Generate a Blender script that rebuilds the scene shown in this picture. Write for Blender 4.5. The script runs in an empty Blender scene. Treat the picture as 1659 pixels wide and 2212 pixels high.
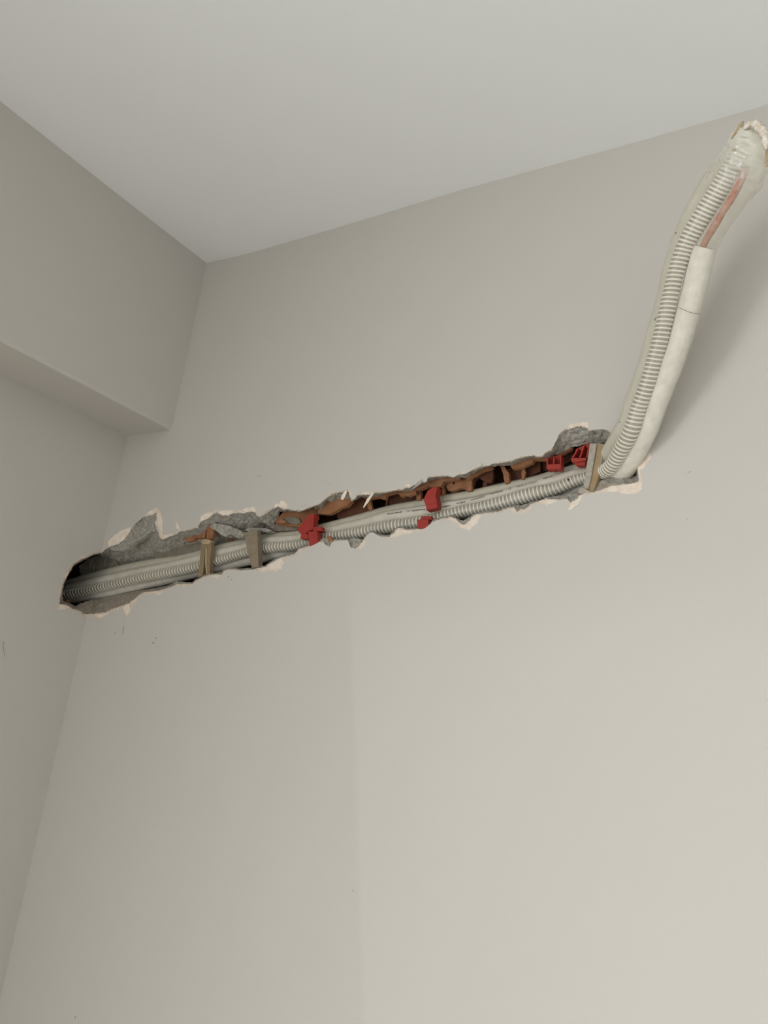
import bpy, bmesh, math, random
import numpy as np
from mathutils import Vector, Matrix, noise as mnoise
from mathutils.geometry import delaunay_2d_cdt

SC = bpy.context.scene
COL = SC.collection
rnd = random.Random(7)

# ------------------------------------------------------------------ camera
W, H, F = 1659.0, 2212.0, 1661.0
YAW, PITCH, ROLL = -0.5710, 0.2788, 0.1230
CAM = np.array([0.0, -1.0, 1.75])
fw = np.array([math.sin(YAW)*math.cos(PITCH), math.cos(YAW)*math.cos(PITCH), math.sin(PITCH)])
rt = np.cross(fw, [0, 0, 1]); rt /= np.linalg.norm(rt)
up = np.cross(rt, fw)
RT = math.cos(ROLL)*rt + math.sin(ROLL)*up
UP = -math.sin(ROLL)*rt + math.cos(ROLL)*up
cd = bpy.data.cameras.new('camera'); cam = bpy.data.objects.new('camera', cd); COL.objects.link(cam)
cam.matrix_world = Matrix(((RT[0], UP[0], -fw[0], CAM[0]), (RT[1], UP[1], -fw[1], CAM[1]),
                           (RT[2], UP[2], -fw[2], CAM[2]), (0, 0, 0, 1)))
cd.sensor_fit = 'HORIZONTAL'; cd.sensor_width = 36.0; cd.lens = 36.0*F/W
cd.clip_start = 0.02
SC.camera = cam

# ------------------------------------------------------------------ light and exposure
SC.view_settings.view_transform = 'Standard'
SC.view_settings.look = 'None'
SC.view_settings.exposure = 0.0
SC.view_settings.gamma = 1.0
SC.view_settings.use_curve_mapping = False
wd = bpy.data.worlds.new('daylight'); SC.world = wd; wd.use_nodes = True
bg = wd.node_tree.nodes['Background']
bg.inputs['Color'].default_value = (0.86, 0.94, 1.0, 1); bg.inputs['Strength'].default_value = 2.0

def area(name, loc, rot, sx, sy, power, color):
    ld = bpy.data.lights.new(name, 'AREA'); ld.shape = 'RECTANGLE'; ld.size = sx; ld.size_y = sy
    ld.energy = power; ld.color = color
    o = bpy.data.objects.new(name, ld); COL.objects.link(o); o.location = loc; o.rotation_euler = rot
    return o
WY0, WY1, WZ0, WZ1 = -3.9, -1.7, 0.1, 2.15   # window opening in the left wall, beside and behind the photographer
# daylight coming in through it
area('window_daylight', (-1.55, (WY0+WY1)/2, (WZ0+WZ1)/2), (0, math.radians(-70), 0), WZ1-WZ0, WY1-WY0, 93, (0.955, 0.98, 1.0))

# ------------------------------------------------------------------ room numbers
ZC = 1.75 + 0.9285          # ceiling
XB, ZB = -1.1787, 1.75 + 0.5406   # beam face, beam underside
XL = -1.3101                # left wall
XR, YR = 2.3, -4.5

def ray(p):
    return fw + RT*((p[0]-W/2)/F) - UP*((p[1]-H/2)/F)
def V(p, d):
    """pixel -> point on the plane d metres behind the face of the back wall"""
    r = ray(p); return CAM + r*((d - CAM[1])/r[1])
def U(p, d):
    """pixel -> point d metres inside the masonry (back wall or left wall, whichever is met first)"""
    r = ray(p); t = (d - CAM[1])/r[1]
    if r[0] < 0: t = min(t, (XL - d - CAM[0])/r[0])
    return CAM + r*t
def is_left(p):
    r = ray(p); return r[0] < 0 and (XL - CAM[0])/r[0] < (0 - CAM[1])/r[1]
def pxm(P):
    """metres per pixel at a point"""
    return float((np.asarray(P)-CAM) @ fw)/F

# ------------------------------------------------------------------ materials
def mat(name, col, rough=0.8, spec=0.3, noise=None, bump=None, metal=0.0, extra=None):
    """noise=(scale, amount, second colour); bump=(scale, strength, distance)"""
    m = bpy.data.materials.new(name); m.use_nodes = True
    nt = m.node_tree; b = nt.nodes['Principled BSDF']
    b.inputs['Base Color'].default_value = (*col, 1); b.inputs['Roughness'].default_value = rough
    b.inputs['Specular IOR Level'].default_value = spec; b.inputs['Metallic'].default_value = metal
    geo = nt.nodes.new('ShaderNodeNewGeometry')
    if noise:
        n = nt.nodes.new('ShaderNodeTexNoise'); n.inputs['Scale'].default_value = noise[0]; n.inputs['Detail'].default_value = 5
        nt.links.new(geo.outputs['Position'], n.inputs['Vector'])
        r = nt.nodes.new('ShaderNodeValToRGB'); r.color_ramp.elements[0].position = 0.5-noise[1]; r.color_ramp.elements[1].position = 0.5+noise[1]
        r.color_ramp.elements[0].color = (*col, 1); r.color_ramp.elements[1].color = (*noise[2], 1)
        nt.links.new(n.outputs['Fac'], r.inputs['Fac']); nt.links.new(r.outputs['Color'], b.inputs['Base Color'])
    if bump:
        n = nt.nodes.new('ShaderNodeTexNoise'); n.inputs['Scale'].default_value = bump[0]; n.inputs['Detail'].default_value = 4
        nt.links.new(geo.outputs['Position'], n.inputs['Vector'])
        k = nt.nodes.new('ShaderNodeBump'); k.inputs['Strength'].default_value = bump[1]; k.inputs['Distance'].default_value = bump[2]
        nt.links.new(n.outputs['Fac'], k.inputs['Height']); nt.links.new(k.outputs['Normal'], b.inputs['Normal'])
    return m

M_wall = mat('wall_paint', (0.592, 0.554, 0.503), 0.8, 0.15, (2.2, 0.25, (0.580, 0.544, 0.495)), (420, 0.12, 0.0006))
M_ceil = mat('ceiling_paint', (0.865, 0.86, 0.845), 0.85, 0.15, None, (420, 0.1, 0.0006))
M_white = mat('white_paint', (0.80, 0.80, 0.78), 0.8, 0.15)
M_floor = mat('floor_screed', (0.62, 0.605, 0.57), 0.6, 0.3, (6, 0.2, (0.56, 0.545, 0.51)))
M_skim = mat('gypsum_skim', (0.90, 0.785, 0.67), 0.95, 0.1, (90, 0.2, (0.78, 0.65, 0.535)), (500, 0.5, 0.001))
M_grey = mat('cement_render', (0.27, 0.245, 0.205), 0.95, 0.1, (150, 0.2, (0.47, 0.44, 0.385)), (350, 0.8, 0.0016))
M_shade = mat('shaded_mortar', (0.20, 0.17, 0.135), 0.95, 0.1, (90, 0.2, (0.27, 0.235, 0.19)), (220, 0.6, 0.0014))  # darker mortar: the shade inside the pocket is put into its colour
M_dust = mat('dusty_render', (0.36, 0.30, 0.24), 0.95, 0.1, (120, 0.15, (0.46, 0.40, 0.33)), (350, 0.6, 0.0012))
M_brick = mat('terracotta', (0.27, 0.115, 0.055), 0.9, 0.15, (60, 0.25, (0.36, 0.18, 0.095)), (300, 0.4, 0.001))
M_core = mat('shaded_brick_inside', (0.155, 0.068, 0.038), 0.95, 0.1, (40, 0.25, (0.115, 0.047, 0.029)), (200, 0.4, 0.001))
M_wood = mat('raw_wood', (0.30, 0.22, 0.13), 0.7, 0.3, (70, 0.2, (0.235, 0.165, 0.09)), (240, 0.4, 0.0006))
M_woodpale = mat('pale_split_wood', (0.48, 0.38, 0.24), 0.75, 0.25, (90, 0.2, (0.40, 0.30, 0.175)))
M_glue = mat('glued_wood', (0.40, 0.285, 0.15), 0.5, 0.4, (70, 0.2, (0.31, 0.21, 0.105)), (240, 0.4, 0.0006))
M_woodgrey = mat('dusty_wood', (0.30, 0.24, 0.17), 0.9, 0.15, (110, 0.2, (0.235, 0.185, 0.13)), (260, 0.4, 0.0006))
M_dustgrey = mat('mortar_dust', (0.46, 0.42, 0.35), 0.95, 0.1, (200, 0.2, (0.34, 0.30, 0.25)))
M_red = mat('red_plastic', (0.36, 0.036, 0.024), 0.5, 0.35, (60, 0.3, (0.30, 0.028, 0.019)))
M_hose = mat('hose_wall', (0.37, 0.335, 0.275), 0.3, 0.5)
M_rib = mat('hose_rib', (0.86, 0.83, 0.76), 0.2, 0.55)
M_pipe = mat('pipe_insulation', (0.85, 0.805, 0.75), 0.55, 0.3, (70, 0.25, (0.72, 0.69, 0.63)), (180, 0.25, 0.001))
M_pipeold = mat('yellowed_insulation', (0.66, 0.62, 0.53), 0.5, 0.3, (60, 0.25, (0.58, 0.54, 0.45)), (180, 0.25, 0.001))
M_pipemid = mat('shaded_insulation', (0.74, 0.695, 0.635), 0.55, 0.3, (60, 0.25, (0.66, 0.615, 0.55)), (180, 0.25, 0.001))  # greyer insulation, with the shading inside the chase painted into the colour
M_copper = mat('pinkish_copper', (0.42, 0.19, 0.13), 0.6, 0.3, (150, 0.2, (0.54, 0.33, 0.26)))
M_foam = mat('foam_crust', (0.85, 0.80, 0.72), 0.9, 0.1, (160, 0.12, (0.66, 0.55, 0.42)), (300, 0.6, 0.002))
M_tape = mat('brown_adhesive', (0.42, 0.30, 0.15), 0.6, 0.3, (120, 0.2, (0.52, 0.42, 0.27)))
M_ink = mat('black_ink', (0.035, 0.033, 0.035), 0.6, 0.3)
M_inkgrey = mat('faded_ink', (0.10, 0.095, 0.095), 0.6, 0.3)
M_scuff = mat('grey_scuff', (0.33, 0.31, 0.28), 0.9, 0.1)

# slightly lighter tone right of a leaning edge on the back wall, fading out upwards
def wall_tone_step(m, p0, p1, ztop, zfade):
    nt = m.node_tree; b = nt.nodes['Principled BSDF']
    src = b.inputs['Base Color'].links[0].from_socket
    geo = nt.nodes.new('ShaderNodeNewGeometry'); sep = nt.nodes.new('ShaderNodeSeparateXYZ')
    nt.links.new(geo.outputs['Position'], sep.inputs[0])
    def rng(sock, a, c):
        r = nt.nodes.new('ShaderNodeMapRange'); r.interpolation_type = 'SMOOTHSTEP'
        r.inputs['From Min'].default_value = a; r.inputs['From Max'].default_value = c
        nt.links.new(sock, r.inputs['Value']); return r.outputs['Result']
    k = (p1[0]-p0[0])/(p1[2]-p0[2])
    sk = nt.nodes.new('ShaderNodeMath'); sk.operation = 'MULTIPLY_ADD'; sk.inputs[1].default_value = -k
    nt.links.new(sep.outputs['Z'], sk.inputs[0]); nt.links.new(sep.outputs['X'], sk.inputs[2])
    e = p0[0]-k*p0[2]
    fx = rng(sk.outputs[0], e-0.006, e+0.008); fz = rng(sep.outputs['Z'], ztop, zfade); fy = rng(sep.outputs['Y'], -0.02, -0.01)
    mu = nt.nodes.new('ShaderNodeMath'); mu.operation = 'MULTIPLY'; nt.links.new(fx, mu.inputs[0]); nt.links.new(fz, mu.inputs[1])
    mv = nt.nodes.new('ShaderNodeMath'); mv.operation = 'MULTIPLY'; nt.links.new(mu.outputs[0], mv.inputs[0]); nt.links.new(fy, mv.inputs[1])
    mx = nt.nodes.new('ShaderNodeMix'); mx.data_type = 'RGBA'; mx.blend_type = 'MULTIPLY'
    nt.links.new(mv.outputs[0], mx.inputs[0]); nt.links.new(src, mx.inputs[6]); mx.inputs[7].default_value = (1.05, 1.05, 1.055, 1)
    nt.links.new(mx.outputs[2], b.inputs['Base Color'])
wall_tone_step(M_wall, V((757, 1320), 0), V((775, 1900), 0), V((760, 1180), 0)[2], V((760, 1420), 0)[2])

# ------------------------------------------------------------------ mesh helpers
def link(name, me, material, parent=None, smooth=False):
    o = bpy.data.objects.new(name, me); COL.objects.link(o)
    if material is not None: me.materials.append(material)
    if parent is not None: o.parent = parent
    if smooth:
        for p in me.polygons: p.use_smooth = True
    return o
def mesh(name, verts, faces, material, parent=None, smooth=False):
    me = bpy.data.meshes.new(name); me.from_pydata([tuple(map(float, v)) for v in verts], [], faces); me.update()
    return link(name, me, material, parent, smooth)
def fixn(o):
    bm = bmesh.new(); bm.from_mesh(o.data); bmesh.ops.recalc_face_normals(bm, faces=bm.faces); bm.to_mesh(o.data); bm.free(); return o
def struct(o): o['kind'] = 'structure'; return o
def thing(name, label, cat, loc, group=None):
    o = bpy.data.objects.new(name, None); COL.objects.link(o); o.location = tuple(map(float, loc))
    o.empty_display_size = 0.02
    o['label'] = label; o['category'] = cat
    if group: o['group'] = group
    return o
def under(o, parent):
    """parent keeping the world position (parents are unrotated empties)"""
    o.parent = parent
    if parent.type == 'EMPTY':
        o.matrix_parent_inverse = Matrix.Translation(-parent.location)
    return o
def prism(name, poly, d, thick, material, parent=None, back=None, bevel=0.0006, dback=None):
    """solid whose front outline is given in pixels at depth d; it runs `thick` metres back into the wall"""
    A = [V(p, d) for p in poly]
    if back is not None: B = [V(p, dback if dback is not None else d+thick) for p in back]
    else: B = [a + np.array([0, thick, 0]) for a in A]
    n = len(A)
    faces = [list(range(n)), list(range(2*n-1, n-1, -1))] + [[i, n+i, n+(i+1) % n, (i+1) % n] for i in range(n)]
    o = mesh(name, A+B, faces, material)
    bm = bmesh.new(); bm.from_mesh(o.data); bmesh.ops.recalc_face_normals(bm, faces=bm.faces)
    if bevel: bmesh.ops.bevel(bm, geom=list(bm.edges), offset=bevel, segments=1, affect='EDGES', clamp_overlap=True)
    bm.to_mesh(o.data); bm.free()
    if parent is not None: under(o, parent)
    return o
def conv(lst, ox, oy, s): return [(ox+x/s, oy+y/s) for x, y in lst]
R1 = (110, 1080, 5.53); R2 = (380, 1060, 5.53); R3 = (600, 1030, 5.53); R4 = (850, 980, 5.53); R5 = (1120, 890, 5.53)
C = lambda l, r: conv(l, *r)

# ------------------------------------------------------------------ the broken outline of the chase
OUT_UP = C([(80,1310),(84,1240),(108,1215),(95,1130),(88,1090),(130,1000),(150,910),(220,830),(250,770),(320,700),(350,668),(430,670),(510,632),(600,612),
            (640,598),(680,570),(685,488),(740,440),(850,358),(960,318),(1060,240),(1170,138),(1255,93),(1280,112),(1305,150),(1328,245),(1322,380),(1340,420),(1390,415),(1480,395),(1540,355)], R1) \
  + C([(60,468),(130,462),(200,442),(262,425),(290,345),(303,300),(350,272),(440,252),(480,228),(540,238),(620,232),(740,242),(830,212),(930,192),(962,215),(968,278),(1000,283),(1060,262),(1100,228),(1180,168),(1205,150)], R2) \
  + C([(0,330),(30,292),(60,283),(110,318),(122,380),(200,393),(290,398),(360,368),(430,343),(500,318),(560,268),(610,218),(650,188),(720,180),(770,163),(820,148),(868,168),(890,190),(872,250),(892,272),(930,250),(942,215),(1010,188),(1100,178),(1180,173),(1290,178),(1330,168),(1400,150)], R3) \
  + C([(0,438),(40,428),(120,422),(140,378),(180,358),(215,388),(260,368),(335,310),(345,328),(370,345),(400,330),(407,283),(440,263),(520,258),(560,263),(640,258),(690,268),(720,278),(790,238),(840,208),(870,238),(920,198),(980,168),(1048,150),(1062,150),(1100,138),(1150,138),(1180,113),(1250,93),(1330,98),(1420,78),(1480,48)], R4) \
  + C([(0,550),(50,518),(118,522),(130,503),(180,508),(230,528),(290,518),(320,478),(390,448),(412,418),(440,358),(470,308),(465,283),(490,258),(560,188),(620,148),(700,128),(800,118),(832,133),(836,178),(822,190),(842,218),(890,212),(950,203),(1020,203),(1080,218),(1092,248),(1150,258),(1260,330),(1380,450),(1480,500),(1568,490),(1587,540),(1540,600),(1500,668),(1452,700),(1462,760),(1477,850),(1472,920),(1430,952),(1400,970)], R5)
OUT_LO = C([(100,1312),(230,1302),(350,1345),(372,1387),(430,1402),(600,1412),(655,1370),(750,1325),(862,1302),(880,1345),(905,1392),(938,1340),(960,1290),(1020,1222),(1060,1162),(1100,1137),(1200,1122),(1290,1137),(1370,1072),(1460,1040)], R1) \
  + C([(0,1142),(100,1142),(190,1134),(280,1072),(340,1040),(400,1022),(480,1046),(500,1052),(542,1012),(570,972),(620,948),(720,962),(800,952),(920,942),(1010,962),(1030,978),(1100,952),(1190,964),(1258,932),(1292,862),(1274,822),(1350,792),(1440,762)], R2) \
  + C([(280,882),(360,852),(440,812),(500,782),(560,812),(620,848),(634,822),(642,800),(720,762),(830,757),(852,790),(880,862),(940,872),(1000,852),(1052,802),(1047,760),(1062,702),(1100,672),(1130,662),(1180,692),(1250,727),(1340,732),(1430,712)], R3) \
  + C([(20,998),(100,972),(250,942),(350,922),(392,890),(430,852),(500,812),(600,792),(680,792),(740,832),(800,882),(860,902),(910,917),(924,890),(960,862),(1000,842),(1012,790),(1060,732),(1120,707),(1200,717),(1300,702),(1360,682),(1410,674),(1440,710)], R4) \
  + C([(20,1215),(60,1200),(152,1162),(162,1102),(260,1092),(330,1112),(440,1082),(500,1062),(578,1042),(618,1082),(588,1160),(610,1174),(690,1112),(722,1090),(772,1002),(800,987),(900,982),(970,972),(1080,957),(1180,952),(1220,972),(1300,982)], R5)
MID_UP = C([(150,1000),(235,845),(270,775),(350,718),(440,685),(520,648),(605,634),(690,567),(800,527),(880,472),(930,402),(950,352),(1070,228),(1140,192),(1210,178),(1262,145),(1258,240),(1240,262),(1280,385),(1300,445),(1340,475),(1400,445),(1480,418),(1545,378)], R1) \
  + C([(60,487),(130,478),(200,458),(268,442),(300,372),(380,332),(450,278),(490,258),(550,292),(620,297),(690,268),(740,265),(800,272),(840,260),(900,247),(950,258),(965,302),(1000,312),(1080,272),(1150,217),(1230,192),(1260,217),(1305,218)], R2) \
  + C([(20,405),(115,388),(200,408),(290,413),(360,383),(430,358),(500,333),(560,283),(610,243),(660,208),(720,195),(770,184),(815,168),(850,188),(865,243),(885,292),(930,266),(945,228),(1010,218),(1090,218),(1180,193),(1290,192),(1380,172)], R3) \
  + C([(0,448),(120,435),(150,412),(215,398),(265,380),(340,322),(350,348),(400,342),(412,295),(440,283),(560,275),(640,270),(720,288),(790,253),(850,248),(930,208),(1050,162),(1130,152),(1180,127),(1330,108),(1420,90),(1500,58)], R4) \
  + C([(0,562),(50,547),(120,533),(180,523),(230,543),(290,538),(330,493),(400,463),(440,378),(474,303),(502,268),(560,218),(640,193),(700,173),(760,171),(820,195),(838,228),(890,223),(1020,213),(1080,231),(1100,261),(1150,271),(1250,350),(1360,470),(1470,560),(1430,620),(1402,648),(1422,700),(1432,760),(1438,830)], R5)
MID_LO = C([(97,1240),(190,1252),(250,1292),(350,1322),(400,1365),(520,1358),(640,1342),(740,1300),(860,1262),(930,1232),(1000,1182),(1060,1132),(1110,1102),(1300,1078),(1480,1020)], R1) \
  + C([(0,1122),(100,1112),(190,1115),(250,1068),(330,1028),(400,1004),(540,998),(578,955),(640,935),(780,950),(900,940),(1060,913),(1130,868),(1230,806),(1310,786),(1420,756)], R2) \
  + C([(250,865),(380,824),(490,774),(540,770),(570,802),(620,834),(650,780),(700,759),(830,752),(862,842),(940,852),(990,802),(1030,752),(1055,704),(1110,660),(1170,690),(1240,710),(1330,715),(1390,665)], R3) \
  + C([(0,946),(50,890),(100,890),(150,910),(250,905),(350,895),(430,845),(480,805),(560,778),(680,757),(740,772),(800,832),(850,852),(900,802),(950,742),(1000,728),(1100,704),(1250,694),(1350,656),(1440,640),(1480,694)], R4) \
  + C([(20,1165),(80,1160),(130,1120),(160,1092),(300,1042),(350,1034),(440,1042),(500,1042),(580,1032),(620,1076),(700,1042),(725,1000),(780,968),(900,955),(1000,925),(1100,885),(1250,865),(1380,850)], R5)
# inner edge: (points, region, depth in metres)
def dd(lst, r, d): return [(p, d) for p in C(lst, r)]
IN_UP = dd([(140,1140),(155,1015),(200,905),(268,795),(352,745),(432,698),(512,662),(590,650)], R1, 0.030) \
  + dd([(640,700),(740,800),(1000,775),(1250,725),(1500,685)], R1, 0.060) \
  + dd([(0,785),(280,735),(440,690),(560,640),(640,625),(830,590),(1010,520),(1110,500)], R2, 0.060) \
  + dd([(1160,470),(1175,390),(1230,330)], R2, 0.034) \
  + dd([(30,420),(115,412),(200,418),(290,424),(350,402),(432,368),(462,400),(486,372),(520,400),(562,350),(592,290),(640,312),(720,272),(850,267),(888,300),(930,282),(1000,242),(1100,247),(1190,237),(1290,202),(1390,178)], R3, 0.024) \
  + dd([(20,455),(60,444),(150,454),(220,444),(280,404),(350,355),(400,352),(424,332),(520,297),(600,292),(660,282),(720,293),(790,289),(870,292),(930,243),(1000,214),(1060,184),(1100,164),(1180,154),(1280,144),(1380,142),(1450,122),(1520,100)], R4, 0.022) \
  + dd([(20,605),(60,592),(150,554),(200,557),(300,554),(370,557),(430,514),(550,464),(640,414),(740,404),(830,368),(900,373),(1000,378),(1060,373),(1110,348),(1130,330),(1240,440),(1360,590),(1392,645),(1396,740)], R5, 0.028)
IN_LO = dd([(150,1205),(195,1222),(290,1268),(330,1245),(480,1195),(650,1160),(900,1110),(1100,1072),(1250,1050),(1400,1020)], R1, 0.042) \
  + dd([(0,1085),(100,1090),(190,1095),(250,1050),(330,1012),(400,990),(540,975),(580,938),(650,918),(780,930),(900,920),(1060,895),(1130,845),(1230,790),(1310,770),(1420,740)], R2, 0.010) \
  + dd([(250,845),(380,808),(490,758),(540,728),(650,752),(700,740),(830,738),(930,735),(1020,742),(1050,690),(1110,640),(1170,670),(1240,690),(1330,695),(1390,640)], R3, 0.010) \
  + dd([(0,930),(40,870),(100,868),(150,888),(250,885),(350,874),(430,825),(480,785),(560,757),(680,738),(720,738),(780,780),(840,800),(930,740),(980,708),(1050,695),(1100,685),(1250,672),(1350,636),(1450,612)], R4, 0.012) \
  + dd([(20,1115),(50,1110),(160,1070),(280,1045),(330,1015),(440,1005),(520,995),(700,955),(720,945),(800,940),(890,930),(940,835),(1100,780),(1250,765)], R5, 0.016)

def dens(pts, step, amp, seed):
    """closed loop -> dense closed loop with small ragged offsets"""
    r = random.Random(seed); out = []
    n = len(pts)
    for i in range(n):
        a = np.array(pts[i], float); b = np.array(pts[(i+1) % n], float); L = np.linalg.norm(b-a)
        k = max(1, int(L/step)); nn = np.array([-(b-a)[1], (b-a)[0]])/max(L, 1e-6)
        for j in range(k):
            q = a+(b-a)*j/k
            if j: q = q + nn*r.uniform(-amp, amp)
            out.append((q[0], q[1]))
    return out
OUT = dens(OUT_UP + OUT_LO[::-1], 2.4, 0.9, 1)
MID = MID_UP + MID_LO[::-1]
INL = IN_UP + IN_LO[::-1]
IN = dens([p for p, d in INL], 3.0, 0.8, 2)

def inside(P, poly):
    P = np.asarray(P); x, y = P[:, 0], P[:, 1]; poly = np.asarray(poly); res = np.zeros(len(P), bool)
    a = poly; b = np.roll(poly, -1, 0)
    for (x0, y0), (x1, y1) in zip(a, b):
        c = ((y0 > y) != (y1 > y))
        if c.any():
            xx = (x1-x0)*(y-y0)/((y1-y0) if y1 != y0 else 1e-9)+x0
            res ^= c & (x < xx)
    return res
def dist(P, poly, vals=None):
    P = np.asarray(P, float); a = np.asarray(poly, float); b = np.roll(a, -1, 0); best = np.full(len(P), 1e9); val = np.zeros(len(P))
    for i in range(len(a)):
        d = b[i]-a[i]; L2 = max(d @ d, 1e-9); t = np.clip(((P-a[i]) @ d)/L2, 0, 1)
        q = np.hypot(*(P-(a[i]+t[:, None]*d)).T); m = q < best; best[m] = q[m]
        if vals is not None: val[m] = (vals[i]*(1-t)+vals[(i+1) % len(vals)]*t)[m]
    return (best, val) if vals is not None else best

def cdt(loops, extra):
    vs, es = [], []
    for lp in loops:
        k = len(vs); vs += [Vector(p) for p in lp]; es += [(k+i, k+(i+1) % len(lp)) for i in range(len(lp))]
    vs += [Vector(p) for p in extra]
    v, e, f, *_ = delaunay_2d_cdt(vs, es, [], 0, 1e-5)
    return np.array([tuple(q) for q in v]), [list(t) for t in f]

# ------------------------------------------------------------------ structure: walls, ceiling, beam, floor
def crossings(loop):
    out = []
    n = len(loop)
    for i in range(n):
        a, b = loop[i], loop[(i+1) % n]; out.append(a)
        if is_left(a) != is_left(b):
            lo, hi = np.array(a), np.array(b); s = is_left(a)
            for _ in range(40):
                m = (lo+hi)/2
                if is_left(m) == s: lo = m
                else: hi = m
            out.append(tuple((lo+hi)/2)+('x',))
    return out
OUTX = crossings(OUT)
ci = [i for i, p in enumerate(OUTX) if len(p) == 3]
c0, c1 = ci[0], ci[-1]
back_part = OUTX[c0:c1+1]                       # upper crossing ... right ... lower crossing
left_part = OUTX[c1:]+OUTX[:c0+1]               # lower crossing ... left end ... upper crossing
OUT = [(p[0], p[1]) for p in OUTX]
bp = [U(p[:2], 0) for p in back_part]; lp = [U(p[:2], 0) for p in left_part]
for q in (bp[0], bp[-1], lp[0], lp[-1]): q[0] = XL; q[1] = 0

def sheet(name, pts2, to3, hole=None):
    v, f = cdt([pts2]+([hole] if hole else []), [])
    cen = np.array([v[t].mean(0) for t in f]); ok = inside(cen, pts2)
    if hole: ok &= ~inside(cen, hole)
    o = mesh(name, [to3(p) for p in v], [t for t, k in zip(f, ok) if k], M_wall)
    return struct(o)
bpoly = [(XL, bp[0][2])] + [(p[0], p[2]) for p in bp[1:-1]] + [(XL, bp[-1][2]), (XL, 0), (XR, 0), (XR, ZC+0.03), (XL, ZC+0.03)]
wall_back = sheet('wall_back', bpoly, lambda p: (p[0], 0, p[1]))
lpoly = [(0, lp[0][2])] + [(p[1], p[2]) for p in lp[1:-1]] + [(0, lp[-1][2]), (0, ZC+0.03), (YR, ZC+0.03), (YR, 0), (0, 0)]
wall_left = sheet('wall_left', lpoly, lambda p: (XL, p[0], p[1]), [(WY0, WZ0), (WY1, WZ0), (WY1, WZ1), (WY0, WZ1)])
jv = [(x, y, z) for x in (XL, XL-0.22) for y, z in ((WY0, WZ0), (WY1, WZ0), (WY1, WZ1), (WY0, WZ1))]
window_1 = struct(mesh('window_1', jv, [[i, (i+1) % 4, 4+(i+1) % 4, 4+i] for i in range(4)], M_wall))
for w in (wall_back, wall_left): fixn(w)

# ceiling, its edge slightly wavy along the back wall
cp = [V(p, 0) for p in [(448,567),(490,559),(560,541),(700,500),(1000,409),(1330,319),(1659,226)]]
cx = [XB-0.3]+[p[0] for p in cp]+[XR]; cz = [cp[0][2]-ZC]+[p[2]-ZC for p in cp]+[0]
vs, fs = [], []
xs = np.linspace(XL-0.02, XR, 90); ys = [0.02, 0.0, -0.05, -0.12, -0.25, -0.5, -1.0, -2.0, YR-0.02]
for y in ys:
    k = max(0.0, 1-abs(min(y, 0))/0.5)**2
    for x in xs: vs.append((x, y, ZC+k*float(np.interp(x, cx, cz))))
for j in range(len(ys)-1):
    for i in range(len(xs)-1):
        a = j*len(xs)+i; fs.append([a, a+1, a+len(xs)+1, a+len(xs)])
ceiling = struct(mesh('ceiling', vs, fs, M_ceil, smooth=True))
floor = struct(mesh('floor', [(XL, YR, 0), (XR, YR, 0), (XR, 0, 0), (XL, 0, 0)], [[0, 1, 2, 3]], M_floor))
wall_right = struct(mesh('wall_right', [(XR, YR, 0), (XR, 0, 0), (XR, 0, ZC+.03), (XR, YR, ZC+.03)], [[0, 1, 2, 3]], M_white))
wall_front = struct(mesh('wall_front', [(XL, YR, 0), (XR, YR, 0), (XR, YR, ZC+.03), (XL, YR, ZC+.03)], [[0, 1, 2, 3]], M_white))
# beam along the left wall below the ceiling, with a softly rounded lower edge
pr = [(XL-0.02, ZC+0.02), (XB, ZC+0.02)]
rr = 0.006
for k in range(5):
    a = math.radians(90*k/4); pr.append((XB-rr+rr*math.cos(a), ZB+rr-rr*math.sin(a)))
pr.append((XL-0.02, ZB))
n = len(pr)
bv = [(x, 0.001, z) for x, z in pr]+[(x, YR, z) for x, z in pr]
beam = struct(fixn(mesh('ceiling_beam', bv, [[i, (i+1) % n, n+(i+1) % n, n+i] for i in range(n)]+[list(range(n)), list(range(2*n-1, n-1, -1))], M_wall)))
beam['label'] = 'boxed plaster beam running under the ceiling along the left wall'

# ------------------------------------------------------------------ broken plaster around the chase (parts of wall_back)
g = []
A = np.array(OUT); x0, y0 = A.min(0); x1, y1 = A.max(0)
r2 = random.Random(5)
for yy in np.arange(y0, y1, 2.7):
    for xx in np.arange(x0, x1, 2.7):
        g.append((xx+r2.uniform(-1.1, 1.1), yy+r2.uniform(-1.1, 1.1)))
g = np.array(g)
g = g[inside(g, OUT)]; g = g[~inside(g, IN)]
g = g[(dist(g, OUT) > 1.0) & (dist(g, IN) > 1.0)]
v, f = cdt([OUT, IN], [tuple(p) for p in g])
dO = dist(v, OUT); dM = dist(v, MID); dI, vI = dist(v, [p for p, d in INL], [d for p, d in INL])
inM = inside(v, MID)
P3 = []
for i, p in enumerate(v):
    wob = mnoise.noise(Vector((p[0]*0.12, p[1]*0.12, 3.1)))
    wob2 = mnoise.noise(Vector((p[0]*0.4, p[1]*0.4, 9.1)))
    if dO[i] < 0.05: d = 0.0
    elif not inM[i]: d = 0.0004 + 0.0034*dO[i]/(dO[i]+dM[i]+1e-6) + 0.0006*wob2
    else:
        s = dM[i]/(dM[i]+dI[i]+1e-6)
        d = 0.004 + (vI[i]-0.004)*s**0.9 + (0.0030*wob + 0.0016*wob2)*min(1, s*4)*min(1, 4*(1-s)+0.3)
    P3.append(U(p, max(d, 0.0)))
cen = np.array([v[t].mean(0) for t in f]); ok = inside(cen, OUT) & ~inside(cen, IN); cm = inside(cen, MID)
def submesh(name, keep, material, parent):
    idx = {}; vv = []; ff = []
    for t, k in zip(f, keep):
        if not k: continue
        for q in t:
            if q not in idx: idx[q] = len(vv); vv.append(P3[q])
        ff.append([idx[q] for q in t])
    return mesh(name, vv, ff, material, parent)
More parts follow.
